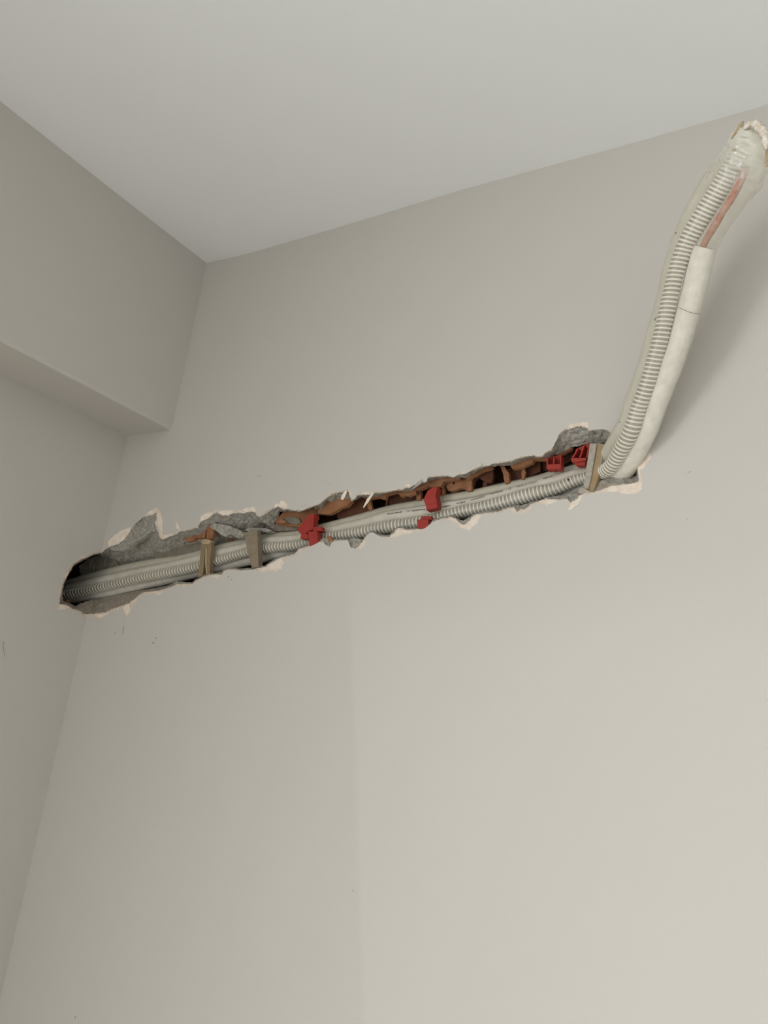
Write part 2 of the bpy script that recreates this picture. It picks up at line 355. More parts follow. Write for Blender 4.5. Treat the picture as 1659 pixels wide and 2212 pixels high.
lowdust = cm & np.array([(c[0] < 335 and c[1] > 1262) or (c[0] > 1290 and c[1] > 1045) for c in cen])
skim = submesh('plaster_skim', ok & ~cm, M_skim, wall_back); skim['label'] = 'cream broken skim coat around the hole'
rend = submesh('cement_render', ok & cm & ~lowdust, M_grey, wall_back); rend['label'] = 'grey crumbling render inside the hole'
dust = submesh('dusty_render', ok & lowdust, M_dust, wall_back); dust['label'] = 'brownish dusty lower lip of the hole'

# closed masonry pocket behind the hole
zz = [p[2] for p in P3]; za, zb = min(zz)-0.05, max(zz)+0.06
xr = max(p[0] for p in P3)+0.05
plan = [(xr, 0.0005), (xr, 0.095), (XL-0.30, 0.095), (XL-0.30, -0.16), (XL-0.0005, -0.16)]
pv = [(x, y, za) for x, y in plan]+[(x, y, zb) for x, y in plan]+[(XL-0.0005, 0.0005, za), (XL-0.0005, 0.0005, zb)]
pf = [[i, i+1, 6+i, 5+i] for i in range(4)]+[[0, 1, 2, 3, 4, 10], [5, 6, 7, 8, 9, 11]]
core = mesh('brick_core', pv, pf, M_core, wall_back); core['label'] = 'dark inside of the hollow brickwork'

# hollow brick: webs between the cells, and broken shells, each a piece of its own
def chunk(name, poly, d, thick, material, label=None):
    o = prism(name, dens(poly, 3.0, 0.5, len(poly)), d, thick, material, bevel=0); o.parent = wall_back
    bm = bmesh.new(); bm.from_mesh(o.data); amp = 0.0006 if 'brick' in name else 0.0022
    bmesh.ops.triangulate(bm, faces=bm.faces); bmesh.ops.subdivide_edges(bm, edges=[e for e in bm.edges if e.calc_length() > 0.005], cuts=2, use_grid_fill=True)
    bmesh.ops.triangulate(bm, faces=bm.faces)
    for v_ in bm.verts:
        k = mnoise.noise(v_.co*160); k2 = mnoise.noise(v_.co*420+Vector((3, 1, 2))); v_.co.y += amp*(k+0.6*k2)
    bm.to_mesh(o.data); bm.free()
    if label: o['label'] = label
    return o
# pieces of the broken hollow bricks above the bundle: (region, depth, thickness, outline)
SH, WB, PT = 'brick_shell', 'brick_web', 'brick_partition'
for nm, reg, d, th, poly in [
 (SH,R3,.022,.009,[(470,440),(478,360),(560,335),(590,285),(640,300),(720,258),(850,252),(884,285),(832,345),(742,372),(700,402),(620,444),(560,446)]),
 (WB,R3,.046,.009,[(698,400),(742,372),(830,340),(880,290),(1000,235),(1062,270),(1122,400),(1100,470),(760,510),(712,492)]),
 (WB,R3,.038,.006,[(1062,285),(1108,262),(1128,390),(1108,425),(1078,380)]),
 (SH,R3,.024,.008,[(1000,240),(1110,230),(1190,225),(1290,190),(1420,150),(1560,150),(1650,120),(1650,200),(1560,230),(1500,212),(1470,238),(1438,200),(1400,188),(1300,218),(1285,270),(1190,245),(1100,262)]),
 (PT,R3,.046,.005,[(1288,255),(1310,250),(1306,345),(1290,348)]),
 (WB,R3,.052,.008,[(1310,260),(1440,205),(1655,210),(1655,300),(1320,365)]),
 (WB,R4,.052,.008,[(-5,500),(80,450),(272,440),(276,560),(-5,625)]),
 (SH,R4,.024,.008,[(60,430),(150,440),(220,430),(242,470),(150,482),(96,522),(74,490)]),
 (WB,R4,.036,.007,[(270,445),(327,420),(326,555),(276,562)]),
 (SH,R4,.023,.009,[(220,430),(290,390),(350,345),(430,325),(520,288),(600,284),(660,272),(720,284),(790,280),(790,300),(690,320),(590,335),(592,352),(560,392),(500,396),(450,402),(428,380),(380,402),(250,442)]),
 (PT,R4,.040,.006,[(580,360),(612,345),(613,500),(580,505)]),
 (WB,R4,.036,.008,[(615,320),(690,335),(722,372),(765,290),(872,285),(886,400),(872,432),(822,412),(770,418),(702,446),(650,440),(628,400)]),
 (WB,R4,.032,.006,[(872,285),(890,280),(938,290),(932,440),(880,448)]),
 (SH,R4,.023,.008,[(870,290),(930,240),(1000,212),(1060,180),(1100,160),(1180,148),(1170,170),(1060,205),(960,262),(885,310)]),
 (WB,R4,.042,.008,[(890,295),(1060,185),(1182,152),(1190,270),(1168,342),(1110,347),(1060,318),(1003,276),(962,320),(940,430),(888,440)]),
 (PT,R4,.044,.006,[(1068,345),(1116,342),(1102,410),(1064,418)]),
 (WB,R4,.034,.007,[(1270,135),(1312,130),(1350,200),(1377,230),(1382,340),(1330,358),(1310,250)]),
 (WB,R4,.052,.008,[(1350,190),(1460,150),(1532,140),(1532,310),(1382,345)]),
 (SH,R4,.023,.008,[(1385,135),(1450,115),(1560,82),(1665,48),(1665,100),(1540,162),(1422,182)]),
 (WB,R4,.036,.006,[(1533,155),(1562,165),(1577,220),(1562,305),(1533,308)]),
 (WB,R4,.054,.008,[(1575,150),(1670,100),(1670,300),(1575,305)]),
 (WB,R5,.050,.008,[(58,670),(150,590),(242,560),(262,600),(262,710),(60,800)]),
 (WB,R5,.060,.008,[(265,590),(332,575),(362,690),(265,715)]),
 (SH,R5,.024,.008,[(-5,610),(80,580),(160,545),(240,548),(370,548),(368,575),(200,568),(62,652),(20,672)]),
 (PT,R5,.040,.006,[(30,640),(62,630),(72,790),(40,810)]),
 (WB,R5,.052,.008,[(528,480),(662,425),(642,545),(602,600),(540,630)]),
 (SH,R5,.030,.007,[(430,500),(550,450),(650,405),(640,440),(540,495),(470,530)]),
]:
    chunk(nm, conv(poly, *reg), d, th, M_core if d > 0.041 else M_brick)  # deeper pieces get a darker brick colour, painting in the cavity shade
chunk('render_ledge', C([(692,562),(800,524),(900,468),(940,375),(1060,228),(1150,185),(1262,150),(1242,260),(1250,385),(1200,372),(1120,440),(1000,505),(932,592),(830,612),(720,600)], R1), 0.007, 0.010, M_grey)
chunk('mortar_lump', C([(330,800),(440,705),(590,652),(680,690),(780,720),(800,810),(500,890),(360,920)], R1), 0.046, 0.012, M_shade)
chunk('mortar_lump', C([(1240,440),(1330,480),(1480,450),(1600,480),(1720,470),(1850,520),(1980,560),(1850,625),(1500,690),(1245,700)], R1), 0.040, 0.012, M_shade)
chunk('brick_shard', C([(88,520),(235,472),(300,430),(390,395),(395,440),(360,470),(345,560),(280,568),(240,560),(212,600),(130,615),(100,585)], R2), 0.022, 0.006, M_brick)
chunk('brick_shard', C([(390,400),(455,452),(430,580),(365,582),(372,470)], R2), 0.020, 0.008, M_brick)
chunk('brick_shell', C([(1215,330),(1272,258),(1340,240),(1440,236),(1560,228),(1675,185),(1680,330),(1540,345),(1490,430),(1330,425),(1190,395)], R2), 0.029, 0.009, M_brick)
chunk('brick_shard', C([(1180,375),(1250,340),(1340,380),(1250,392)], R2), 0.020, 0.006, M_brick)
chunk('brick_shard', C([(610,520),(660,510),(668,600),(620,610)], R2), 0.052, 0.010, M_brick)
chunk('brick_shard', C([(585,705),(610,700),(670,770),(600,772)], R3), 0.006, 0.012, M_brick)
chunk('brick_shard', C([(105,1245),(130,1180),(185,1185),(180,1235),(300,1290),(345,1325),(250,1290),(160,1255)], R1), 0.012, 0.010, M_brick)
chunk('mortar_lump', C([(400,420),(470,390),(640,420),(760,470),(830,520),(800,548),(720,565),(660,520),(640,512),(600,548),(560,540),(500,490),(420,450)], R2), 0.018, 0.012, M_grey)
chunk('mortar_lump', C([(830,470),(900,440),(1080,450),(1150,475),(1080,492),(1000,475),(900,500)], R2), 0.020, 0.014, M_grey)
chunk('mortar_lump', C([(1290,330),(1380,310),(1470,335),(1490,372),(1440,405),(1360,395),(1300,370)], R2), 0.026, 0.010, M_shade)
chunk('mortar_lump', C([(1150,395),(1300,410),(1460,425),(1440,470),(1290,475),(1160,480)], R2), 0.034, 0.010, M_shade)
# loose plaster flakes still hanging on the rim
def flake(poly, d, thick, label=None, material=M_skim):
    o = prism('plaster_flake', poly, d, thick, material, bevel=0.0003); o.parent = wall_back
    if label: o['label'] = label
flake(C([(1132,180),(1150,190),(1080,300),(1025,372),(1018,362),(1060,270)], R3), -0.004, 0.0012, 'thin pointed sliver hanging from the rim')
flake(C([(815,150),(822,180),(800,240),(775,277),(752,268),(760,225),(790,180)], R3), -0.002, 0.0012)
flake(C([(340,305),(346,335),(300,375),(240,415),(215,425),(270,365)], R4), -0.001, 0.0012, material=M_dustgrey)
flake(C([(1052,108),(1058,150),(1044,152)], R4), -0.002, 0.0008, material=M_dustgrey)
flake(C([(880,1262),(930,1240),(938,1300),(915,1350),(905,1392),(882,1345),(868,1300)], R1), -0.002, 0.003, 'cream drip of plaster at the lower lip')
flake(C([(1280,112),(1305,145),(1330,245),(1325,385),(1290,330),(1262,250)], R1), -0.001, 0.002)
flake(C([(0,372),(14,385),(58,462),(40,470),(0,450)], R2), -0.001, 0.001)
flake(C([(520,1370),(620,1355),(690,1345),(600,1408),(540,1395)], R1), -0.002, 0.004)
flake(C([(85,1250),(170,1262),(235,1300),(100,1316)], R1), 0.001, 0.004)
flake(C([(720,1085),(640,1110),(590,1160),(612,1176),(680,1125),(742,1080)], R5), -0.0015, 0.002)

# small scuffs and dents on the paint
def scuff(c, rx, ry, ang, seed, d=-0.0003, material=M_scuff):
    r = random.Random(seed); pts = []
    for k in range(9):
        a = 2*math.pi*k/9; q = r.uniform(0.6, 1.1); x, y = rx*q*math.cos(a), ry*q*math.sin(a)
        pts.append((c[0]+x*math.cos(ang)-y*math.sin(ang), c[1]+x*math.sin(ang)+y*math.cos(ang)))
    if is_left(c):
        vs = [U(p, 0)+np.array([0.0003, 0, 0]) for p in pts]; par = wall_left
    else: vs = [V(p, d) for p in pts]; par = wall_back
    mesh('scuff_mark', vs, [list(range(9))], material, par)
for k, s in enumerate([((331,1388.5),3,2.4,0.5),((336.5,1378.5),2.5,1.6,.2),((22.7,1373.5),1.2,1.2,0),((162.5,2197),1.6,4.2,.2),((761.5,1861),1,1,0),((762.5,1924),0.9,2.6,-.5),((266,1360),0.8,12,.17),
                       ((248,1367),1.2,3,.2),((872,1088),0.4,0.4,0),((706,1042),2.2,0.8,.7),((712,1046),2.5,0.7,.6),((653,1093),1.2,1,.2),((659,1092),1,1,0),((1484,1121),2,1.2,0),((560,1029),9,0.5,-.3),
                       ((83,1405),1,0.7,.4),((1490,1019),7,0.6,-.4),((493,1246),1.2,3,.3),((500,1252),2,1.4,.6),((443,569.5),3.5,1.6,0.2)]):
    scuff(*s, seed=k)
# fine dark hair stuck on the left wall
hp = [(0,1386),(5,1385),(8,1388),(6,1394),(8,1401),(7,1407),(11,1412),(9,1418)]
hv, hf = [], []
for i, p in enumerate(hp):
    hv += [U((p[0]-0.6, p[1]), 0)+np.array([.0004, 0, 0]), U((p[0]+0.6, p[1]+0.3), 0)+np.array([.0004, 0, 0])]
    if i: hf.append([2*i-2, 2*i-1, 2*i+1, 2*i])
mesh('hair_strand', hv, hf, M_scuff, wall_left)

# ------------------------------------------------------------------ the pipe bundle
# stations: (px, py, r px, depth) for hose, upper pipe, middle pipe, lower pipe
ch = [(140,1255,1266,1276,1293,1306),(200,1236,1249,1266,1281,1297),(300,1213,1229,1241,1259,1276),(400,1197,1207,1221,1241,1254),(470,1177.5,1187,1203,1221,1238),(530,1163,1176,1185,1203,1224),
      (580,1152,1160.5,1174,1194,1212),(640,1146,1156,1168,1189,1200),(710,1128,1139,1151,1172,1186),(780,1109,1122,1138,1163,1172),(840,1092,1104,1126,1152,1159),(890,1083,1097,1119,1145,1150),
      (940,1073,1088,1110,1134,1140),(1000,1063,1080,1092,1117,1125),(1050,1052,1071,1082,1109,1114),(1100,1041,1055,1068,1097,1104),(1150,1030,1040,1053,1084,1094),(1200,1015,1026,1044,1069,1082),(1240,1004,1015,1028,1052,1070)]
ST = []
for x, t, g1, ra, rb, bo in ch:
    hose = (x, (ra+rb)/2, (rb-ra)/2+1.5, 0.030)
    p1 = (x, t+10.5, 10.5, 0.046)
    r2_ = max(9.0, (ra-g1)/2+2.5); p2 = (x, (g1+ra)/2+1.5, r2_, 0.036)
    p4 = (x, bo-9.5, 9.5, 0.046)
    ST.append((hose, p1, p2, p4))
ST += [
 ((1275,1030,13,0.028),(1266,1010,12,0.042),(1268,1020,12,0.040),(1285,1046,13,0.044)),
 ((1300,1021,15,0.018),(1288,1001,13,0.034),(1292,1010,12,0.036),(1318,1036,17,0.036)),
 ((1321,1006,17,0.002),(1308,986,14,0.018),(1314,990,12,0.024),(1351,1014,20,0.014)),
 ((1340,976,18,-0.016),(1322,962,15,0.000),(1332,962,12,0.006),(1374,977,21,-0.006)),
 ((1364,929,19.5,-0.038),(1349,922,16,-0.022),(1360,922,12,-0.014),(1398,930,21,-0.027)),
 ((1380,881,19,-0.052),(1364,877,16,-0.036),(1376,877,12,-0.030),(1414,883,22,-0.042)),
 ((1398,832,18.5,-0.066),(1381,829,16,-0.050),(1394,829,12,-0.044),(1432,835,22.5,-0.056)),
 ((1412,784,18.5,-0.078),(1398,781,16,-0.062),(1408,781,12,-0.056),(1450,786,24,-0.068)),
 ((1426,735,18.5,-0.089),(1411,733,16,-0.073),(1422,733,12,-0.067),(1467,737,24,-0.079)),
 ((1448,640,19,-0.107),(1437,639,16,-0.091),(1444,639,12,-0.085),(1494,643,24.5,-0.098)),
 ((1462,583,19,-0.118),(1449,581,16,-0.102),(1458,581,12,-0.096),(1508,588,25,-0.109)),
 ((1482,528,20.5,-0.130),(1467,524,17,-0.114),(1478,524,12,-0.108),(1521,538,25,-0.121)),
 ((1513,474,22.5,-0.144),(1491,470,18,-0.128),(1504,470,12,-0.122),(1544,490,25,-0.136)),
 ((1548,420,23.5,-0.158),(1522,415,19,-0.142),(1538,415,12,-0.136),(1578,438,27,-0.150)),
 ((1576,374,24,-0.171),(1553,368,20,-0.155),(1568,368,13,-0.149),(1612,390,31,-0.163)),
 ((1598,330,24,-0.184),(1584,326,20,-0.168),(1592,326,13,-0.162),(1627,340,33,-0.176)),
 ((1614,300,24,-0.192),(1603,295,21,-0.178),(1610,296,13,-0.172),(1632,306,27,-0.188)),
 ((1624,276,19,-0.199),(1616,273,18,-0.191),(1621,275,10,-0.187),(1635,282,21,-0.196)),
]
def tracks(k):
    pts = []
    for s in ST:
        x, y, r, d = s[k]; P = V((x, y), d); pts.append((*P, r*pxm(P)))
    return np.array(pts)
def crom(P, n):
    m = len(P); out = []
    for u in np.linspace(0, m-1, n):
        i = min(int(u), m-2); t = u-i
        p0, p1, p2, p3 = P[max(i-1, 0)], P[i], P[i+1], P[min(i+2, m-1)]
        out.append(0.5*((2*p1)+(-p0+p2)*t+(2*p0-5*p1+4*p2-p3)*t*t+(-p0+3*p1-3*p2+p3)*t**3))
    return np.array(out)
def smooth(P, it=2):
    P = P.copy()
    for _ in range(it):
        Q = P.copy(); Q[1:-1] = 0.25*P[:-2]+0.5*P[1:-1]+0.25*P[2:]; P = Q
    return P
NS = 700
TR = [smooth(crom(tracks(k), NS), 12) for k in range(4)]
# straight on into the left wall
def frames(P):
    T = np.gradient(P[:, :3], axis=0); T /= np.linalg.norm(T, axis=1)[:, None]
    n = np.cross(T[0], [0, 0, 1.0]); N = []
    for t in T:
        n = n-t*(n @ t); n /= np.linalg.norm(n); N.append(n.copy())
    N = np.array(N); return T, N, np.cross(T, N)
def sweep(name, P, seg, material, parent, prof=None, cap=True):
    T, N, B = frames(P); vs, fs = [], []
    for i in range(len(P)):
        for k in range(seg):
            a = 2*math.pi*k/seg; r = P[i, 3]*(prof(i, a) if prof else 1.0)
            vs.append(P[i, :3]+r*(math.cos(a)*N[i]+math.sin(a)*B[i]))
    for i in range(len(P)-1):
        for k in range(seg):
            a = i*seg+k; b = i*seg+(k+1) % seg; fs.append([a, b, b+seg, a+seg])
    if cap: fs += [list(range(seg))[::-1], list(range((len(P)-1)*seg, len(P)*seg))]
    o = mesh(name, vs, fs, material, smooth=True); fixn(o)
    if parent is not None: under(o, parent)
    return o
base = V((1320, 1010), 0.0)
bundle = thing('pipe_bundle', 'clear wrapped bundle of white pipes and ribbed hose bending out of the wall chase', 'pipes', base)

# spiral hose: smooth wall with a raised helical rib; the spacing follows the spacing seen
def proj(q):
    d = np.asarray(q)-CAM; z = d @ fw; return np.array([W/2+F*(d @ RT)/z, H/2-F*(d @ UP)/z])
P = TR[0]; i_end = int(NS*0.945)
HP = P[:i_end].copy(); HP[:, 3] *= 0.89
hose = sweep('corrugated_hose', HP, 22, M_hose, bundle); hose['label'] = 'translucent drain hose with a raised spiral rib'
PP = np.array([proj(q) for q in P[:i_end, :3]]); plen = np.concatenate([[0], np.cumsum(np.linalg.norm(np.diff(PP, axis=0), axis=1))])
kn = [(140,6.1),(520,6.1),(770,7.1),(870,7.6),(1100,8.4),(1240,8.4),(1275,6.5),(1300,5.0),(1320,6.0),(1342,8.3),(1380,9.3),(1426,9.6),(1480,10),(1560,10)]
mid = [float(np.interp(x, [k for k, _ in kn], [v_ for _, v_ in kn])) for x in PP[:, 0]]
phase = np.concatenate([[0], np.cumsum(np.diff(plen)/np.array(mid[1:]))])
T_, N_, B_ = frames(P[:i_end]); NT = 14; hel = []
for j in range(int(phase[-1]*NT)):
    u = j/NT; i = float(np.interp(u, phase, np.arange(i_end))); i0 = min(int(i), i_end-2); t = i-i0
    L_ = lambda A_: A_[i0]*(1-t)+A_[i0+1]*t
    c = L_(P); a = 2*math.pi*u; rr_ = c[3]*0.915
    hel.append((*(c[:3]+rr_*(math.cos(a)*L_(N_)+math.sin(a)*L_(B_))), c[3]*0.098))
def helix(name, pts, material, parent):
    pts = np.array(pts); T = np.gradient(pts[:, :3], axis=0); T /= np.linalg.norm(T, axis=1)[:, None]; vs, fs, sg = [], [], 6
    cen = np.array([np.interp(np.arange(len(pts))/NT, phase, P[:i_end, c]) for c in range(3)]).T
    R_ = pts[:, :3]-cen; R_ /= np.linalg.norm(R_, axis=1)[:, None]; S_ = np.cross(T, R_)
    for i in range(len(pts)):
        for k in range(sg):
            a = 2*math.pi*k/sg; vs.append(pts[i, :3]+pts[i, 3]*(math.cos(a)*R_[i]+1.25*math.sin(a)*S_[i]))
    for i in range(len(pts)-1):
        for k in range(sg):
            a = i*sg+k; b_ = i*sg+(k+1) % sg; fs.append([a, b_, b_+sg, a+sg])
    o = fixn(mesh(name, vs, fs, material, smooth=True)); o.parent = parent
    o.matrix_parent_inverse = (Matrix.Translation(-bundle.location)).inverted() @ Matrix.Translation(-bundle.location)
    return o
helix('spiral_rib', hel, M_rib, hose)['label'] = 'whitish raised rib'
def wr(k, amp):
    return lambda i, a: 1+amp*mnoise.noise(Vector((i*0.10, math.cos(a)*1.3+k, math.sin(a)*1.3)))
i_ins = int(NS*0.90)
# where the white insulation stops near the end (about pixel y 525)
def proj_y(q):
    d = q-CAM; return H/2-F*(d @ UP)/(d @ fw)
i_ins = next(i for i in range(NS) if i > NS*0.6 and proj_y(TR[3][i, :3]) < 533)
sweep('insulated_pipe', TR[1][:int(NS*0.985)], 20, M_pipeold, bundle, wr(1, .05))['label'] = 'yellowed pipe behind the ribbed hose'
sweep('insulated_pipe', TR[2][:int(NS*0.97)], 20, M_pipemid, bundle, wr(4, .04))
def creased(i, a):
    return 1+0.04*mnoise.noise(Vector((i*0.10, math.cos(a)*1.3+8, math.sin(a)*1.3)))+0.022*mnoise.noise(Vector((i*0.03, math.cos(a)*7, math.sin(a)*7)))+0.012*mnoise.noise(Vector((i*0.55, math.cos(a)*2, math.sin(a)*2+5)))
sweep('insulated_pipe', TR[3][:i_ins], 64, M_pipe, bundle, creased)['label'] = 'white insulated pipe on the outer side of the bend'
cpx = [(1519,532,7,-.126),(1529,512,7.5,-.134),(1545,485,8.5,-.145),(1563,455,7.5,-.155),(1580,428,8,-.164),(1594,402,8.5,-.171),(1606,378,8,-.178),(1616,358,6,-.183)]
cpp = []
for x, y, r, d in cpx:
    q = V((x, y), d); cpp.append((*q, r*pxm(q)))
cop = sweep('copper_pipe', crom(np.array(cpp), 50), 14, M_copper, bundle, wr(12, .15)); cop['label'] = 'reddish bare pipe showing through the film'

# clear stretch film: hull of the four strands
def film_mesh():
    seg = 56; idx = np.linspace(0, NS-1, 420).astype(int); T, N, B = frames(TR[0]); vs, fs, milk = [], [], []
    angs = np.arange(seg)*2*math.pi/seg; dirs = np.stack([np.cos(angs), np.sin(angs)], 1)
    ca = np.linspace(0, 2*math.pi, 33)[:-1]
    for row, i in enumerate(idx):
        pts = []
        for k in range(4):
            d = TR[k][i, :3]-TR[0][i, :3]; c = np.array([d @ N[i], d @ B[i]])
            pts.append(c+(TR[k][i, 3]*1.03+0.0008)*np.stack([np.cos(ca), np.sin(ca)], 1))
        pts = np.concatenate(pts); pts = pts[np.lexsort((pts[:, 1], pts[:, 0]))]
        def half(pp):
            h = []
            for q in pp:
                while len(h) > 1 and (h[-1][0]-h[-2][0])*(q[1]-h[-2][1])-(h[-1][1]-h[-2][1])*(q[0]-h[-2][0]) <= 0: h.pop()
                h.append(q)
            return h
        hull = np.array(half(pts)[:-1]+half(pts[::-1])[:-1]); cc = hull.mean(0)
        a = hull-cc; b = np.roll(a, -1, 0); e = b-a
        u = i/(NS-1.0)
        endk = 1.0 if u < 0.988 else max(0.45, 1-((u-0.988)/0.012)**2*0.55)
        for j, dv in enumerate(dirs):
            den = e[:, 0]*dv[1]-e[:, 1]*dv[0]; best = None
            with np.errstate(divide='ignore', invalid='ignore'):
                t = (a[:, 1]*e[:, 0]-a[:, 0]*e[:, 1])/den; s = (a[:, 1]*dv[0]-a[:, 0]*dv[1])/den
            okk = (s >= -1e-6) & (s <= 1+1e-6) & (t > 0)
            best = float(np.max(t[okk])) if okk.any() else 0.02
            w3 = mnoise.noise(Vector((row*0.33, dv[0]*2.5, dv[1]*2.5)))
            amp = 0.0003 if u < 0.5 else (0.0006 if u < 0.9 else 0.0022)
            rr_ = (best+amp*w3+0.0002)*endk
            q = cc+dv*rr_; vs.append(TR[0][i, :3]+q[0]*N[i]+q[1]*B[i]); milk.append(u)
    for r_ in range(len(idx)-1):
        for j in range(seg):
            a_ = r_*seg+j; b_ = r_*seg+(j+1) % seg; fs.append([a_, b_, b_+seg, a_+seg])
    fs.append(list(range((len(idx)-1)*seg, len(idx)*seg)))
    o = mesh('clear_wrap', vs, fs, None, smooth=True); fixn(o)
    at = o.data.attributes.new('along', 'FLOAT', 'POINT')
    at.data.foreach_set('value', np.array(milk, np.float32))
    return o
film = film_mesh(); under(film, bundle); film['label'] = 'cloudy clear stretch film, milky at the taped end'
M_film = bpy.data.materials.new('stretch_film'); M_film.use_nodes = True
nt = M_film.node_tree; b = nt.nodes['Principled BSDF']; out = nt.nodes['Material Output']
b.inputs['Base Color'].default_value = (0.82, 0.78, 0.665, 1); b.inputs['Roughness'].default_value = 0.13; b.inputs['Specular IOR Level'].default_value = 0.7
tr = nt.nodes.new('ShaderNodeBsdfTransparent'); tr.inputs['Color'].default_value = (0.97, 0.96, 0.93, 1)
mix = nt.nodes.new('ShaderNodeMixShader')
lw = nt.nodes.new('ShaderNodeLayerWeight'); lw.inputs['Blend'].default_value = 0.35
mr = nt.nodes.new('ShaderNodeMapRange'); mr.inputs['From Min'].default_value = 0.3; mr.inputs['From Max'].default_value = 0.98; mr.inputs['To Min'].default_value = 0.10; mr.inputs['To Max'].default_value = 0.55
nt.links.new(lw.outputs['Facing'], mr.inputs['Value'])
at = nt.nodes.new('ShaderNodeAttribute'); at.attribute_name = 'along'
m2 = nt.nodes.new('ShaderNodeMapRange'); m2.interpolation_type = 'SMOOTHSTEP'; m2.inputs['From Min'].default_value = 0.885; m2.inputs['From Max'].default_value = 0.965; m2.inputs['To Min'].default_value = 0.0; m2.inputs['To Max'].default_value = 0.62
nt.links.new(at.outputs['Fac'], m2.inputs['Value'])
geo = nt.nodes.new('ShaderNodeNewGeometry'); nz = nt.nodes.new('ShaderNodeTexNoise'); nz.inputs['Scale'].default_value = 75; nz.inputs['Detail'].default_value = 4
nt.links.new(geo.outputs['Position'], nz.inputs['Vector'])
m3 = nt.nodes.new('ShaderNodeMapRange'); m3.inputs['From Min'].default_value = 0.35; m3.inputs['From Max'].default_value = 0.7; m3.inputs['To Min'].default_value = -0.05; m3.inputs['To Max'].default_value = 0.07
nt.links.new(nz.outputs['Fac'], m3.inputs['Value'])
ad = nt.nodes.new('ShaderNodeMath'); ad.operation = 'ADD'; nt.links.new(mr.outputs[0], ad.inputs[0]); nt.links.new(m2.outputs[0], ad.inputs[1])
ae = nt.nodes.new('ShaderNodeMath'); ae.operation = 'ADD'; ae.use_clamp = True; nt.links.new(ad.outputs[0], ae.inputs[0]); nt.links.new(m3.outputs[0], ae.inputs[1])
nt.links.new(ae.outputs[0], mix.inputs[0]); nt.links.new(tr.outputs[0], mix.inputs[1]); nt.links.new(b.outputs[0], mix.inputs[2]); nt.links.new(mix.outputs[0], out.inputs['Surface'])
bz = nt.nodes.new('ShaderNodeTexNoise'); bz.inputs['Scale'].default_value = 160; bz.inputs['Detail'].default_value = 3; nt.links.new(geo.outputs['Position'], bz.inputs['Vector'])
bp_ = nt.nodes.new('ShaderNodeBump'); bp_.inputs['Strength'].default_value = 0.5; bp_.inputs['Distance'].default_value = 0.0012
nt.links.new(bz.outputs['Fac'], bp_.inputs['Height']); nt.links.new(bp_.outputs['Normal'], b.inputs['Normal'])
film.data.materials.append(M_film)

# crust of foam round the taped end, brown adhesive, dark specks
def blobline(name, pts, d, rpx, material, amp, n=40, seg=12):
    q = []
    for k, p in enumerate(pts):
        P = V(p[:2], d); q.append((*P, (p[2] if len(p) > 2 else rpx)*pxm(P)))
    return sweep(name, crom(np.array(q), n), seg, material, bundle, lambda i, a: 1+amp*mnoise.noise(Vector((i*.45, math.cos(a)*1.5, math.sin(a)*1.5+len(pts)))))
blobline('foam_crust', [(1609,279,3),(1617,270,7),(1629,268,8),(1639,273,8.5),(1647,284,8),(1652,298,7.5),(1654,312,6),(1655,322,2)], -0.208, 5, M_foam, .55)
blobline('adhesive_tape', [(1580,299,1.5),(1587,289,3),(1594,280,4),(1600,271,4),(1606,262,1.5)], -0.199, 4, M_tape, .3)
blobline('adhesive_tape', [(1656,318,2),(1658,332,4),(1657,346,4),(1655,360,2)], -0.196, 4, M_tape, .4)
def hit(p, k, lift=0.0002):
    """first point of strand k met by the view ray of pixel p"""
    r = ray(p); r = r/np.linalg.norm(r); Q = TR[k][:, :3]-CAM; t = Q @ r; dv = Q-np.outer(t, r); i = int(np.argmin(np.linalg.norm(dv, axis=1)))
    T = TR[k][min(i+1, NS-1), :3]-TR[k][max(i-1, 0), :3]; T /= np.linalg.norm(T)
    rp = r-T*(r @ T); w = -Q[i]; w = w-T*(w @ T); a = rp @ rp; bb = 2*(rp @ w); c = w @ w-(TR[k][i, 3]*1.05+lift)**2
    disc = bb*bb-4*a*c; tt = (-bb-math.sqrt(max(disc, 0)))/(2*a)
    return CAM+r*tt
def speck(p, k, rpx, seed, material=M_ink, name='dark_speck'):
    r = random.Random(seed); c = hit(p, k, 0.0014); s = rpx*pxm(c); vs = []
    bm = bmesh.new(); bmesh.ops.create_icosphere(bm, subdivisions=1, radius=s)
    for v_ in bm.verts: v_.co = v_.co*r.uniform(.6, 1.1); v_.co.z *= 1.3; v_.co += Vector(c)
    me = bpy.data.meshes.new(name); bm.to_mesh(me); bm.free(); o = link(name, me, material); under(o, bundle)
speck((1227.5,1036.5), 0, 2.4, 1); speck((1414,690), 1, 2.2, 2); speck((1416,686), 1, 1.3, 3); speck((1418,703), 1, 1.2, 4); speck((1459.5,503), 1, 1.9, 5)
speck((1587,323), 0, 2.4, 6, M_tape); speck((1583,325), 0, 1.6, 7, M_tape); speck((1533,372), 1, 1.2, 9); speck((1526,384), 1, 1.0, 10); speck((1338,912), 1, 1.3, 11)
# fine dark thread under the film across the white pipe
tp = [hit(q, 3, 0.0006) for q in [(1464,664),(1475,668),(1488,674),(1500,677),(1512,678)]]
sweep('thread', np.array([(*q, 0.00025) for q in tp]), 5, M_inkgrey, bundle)

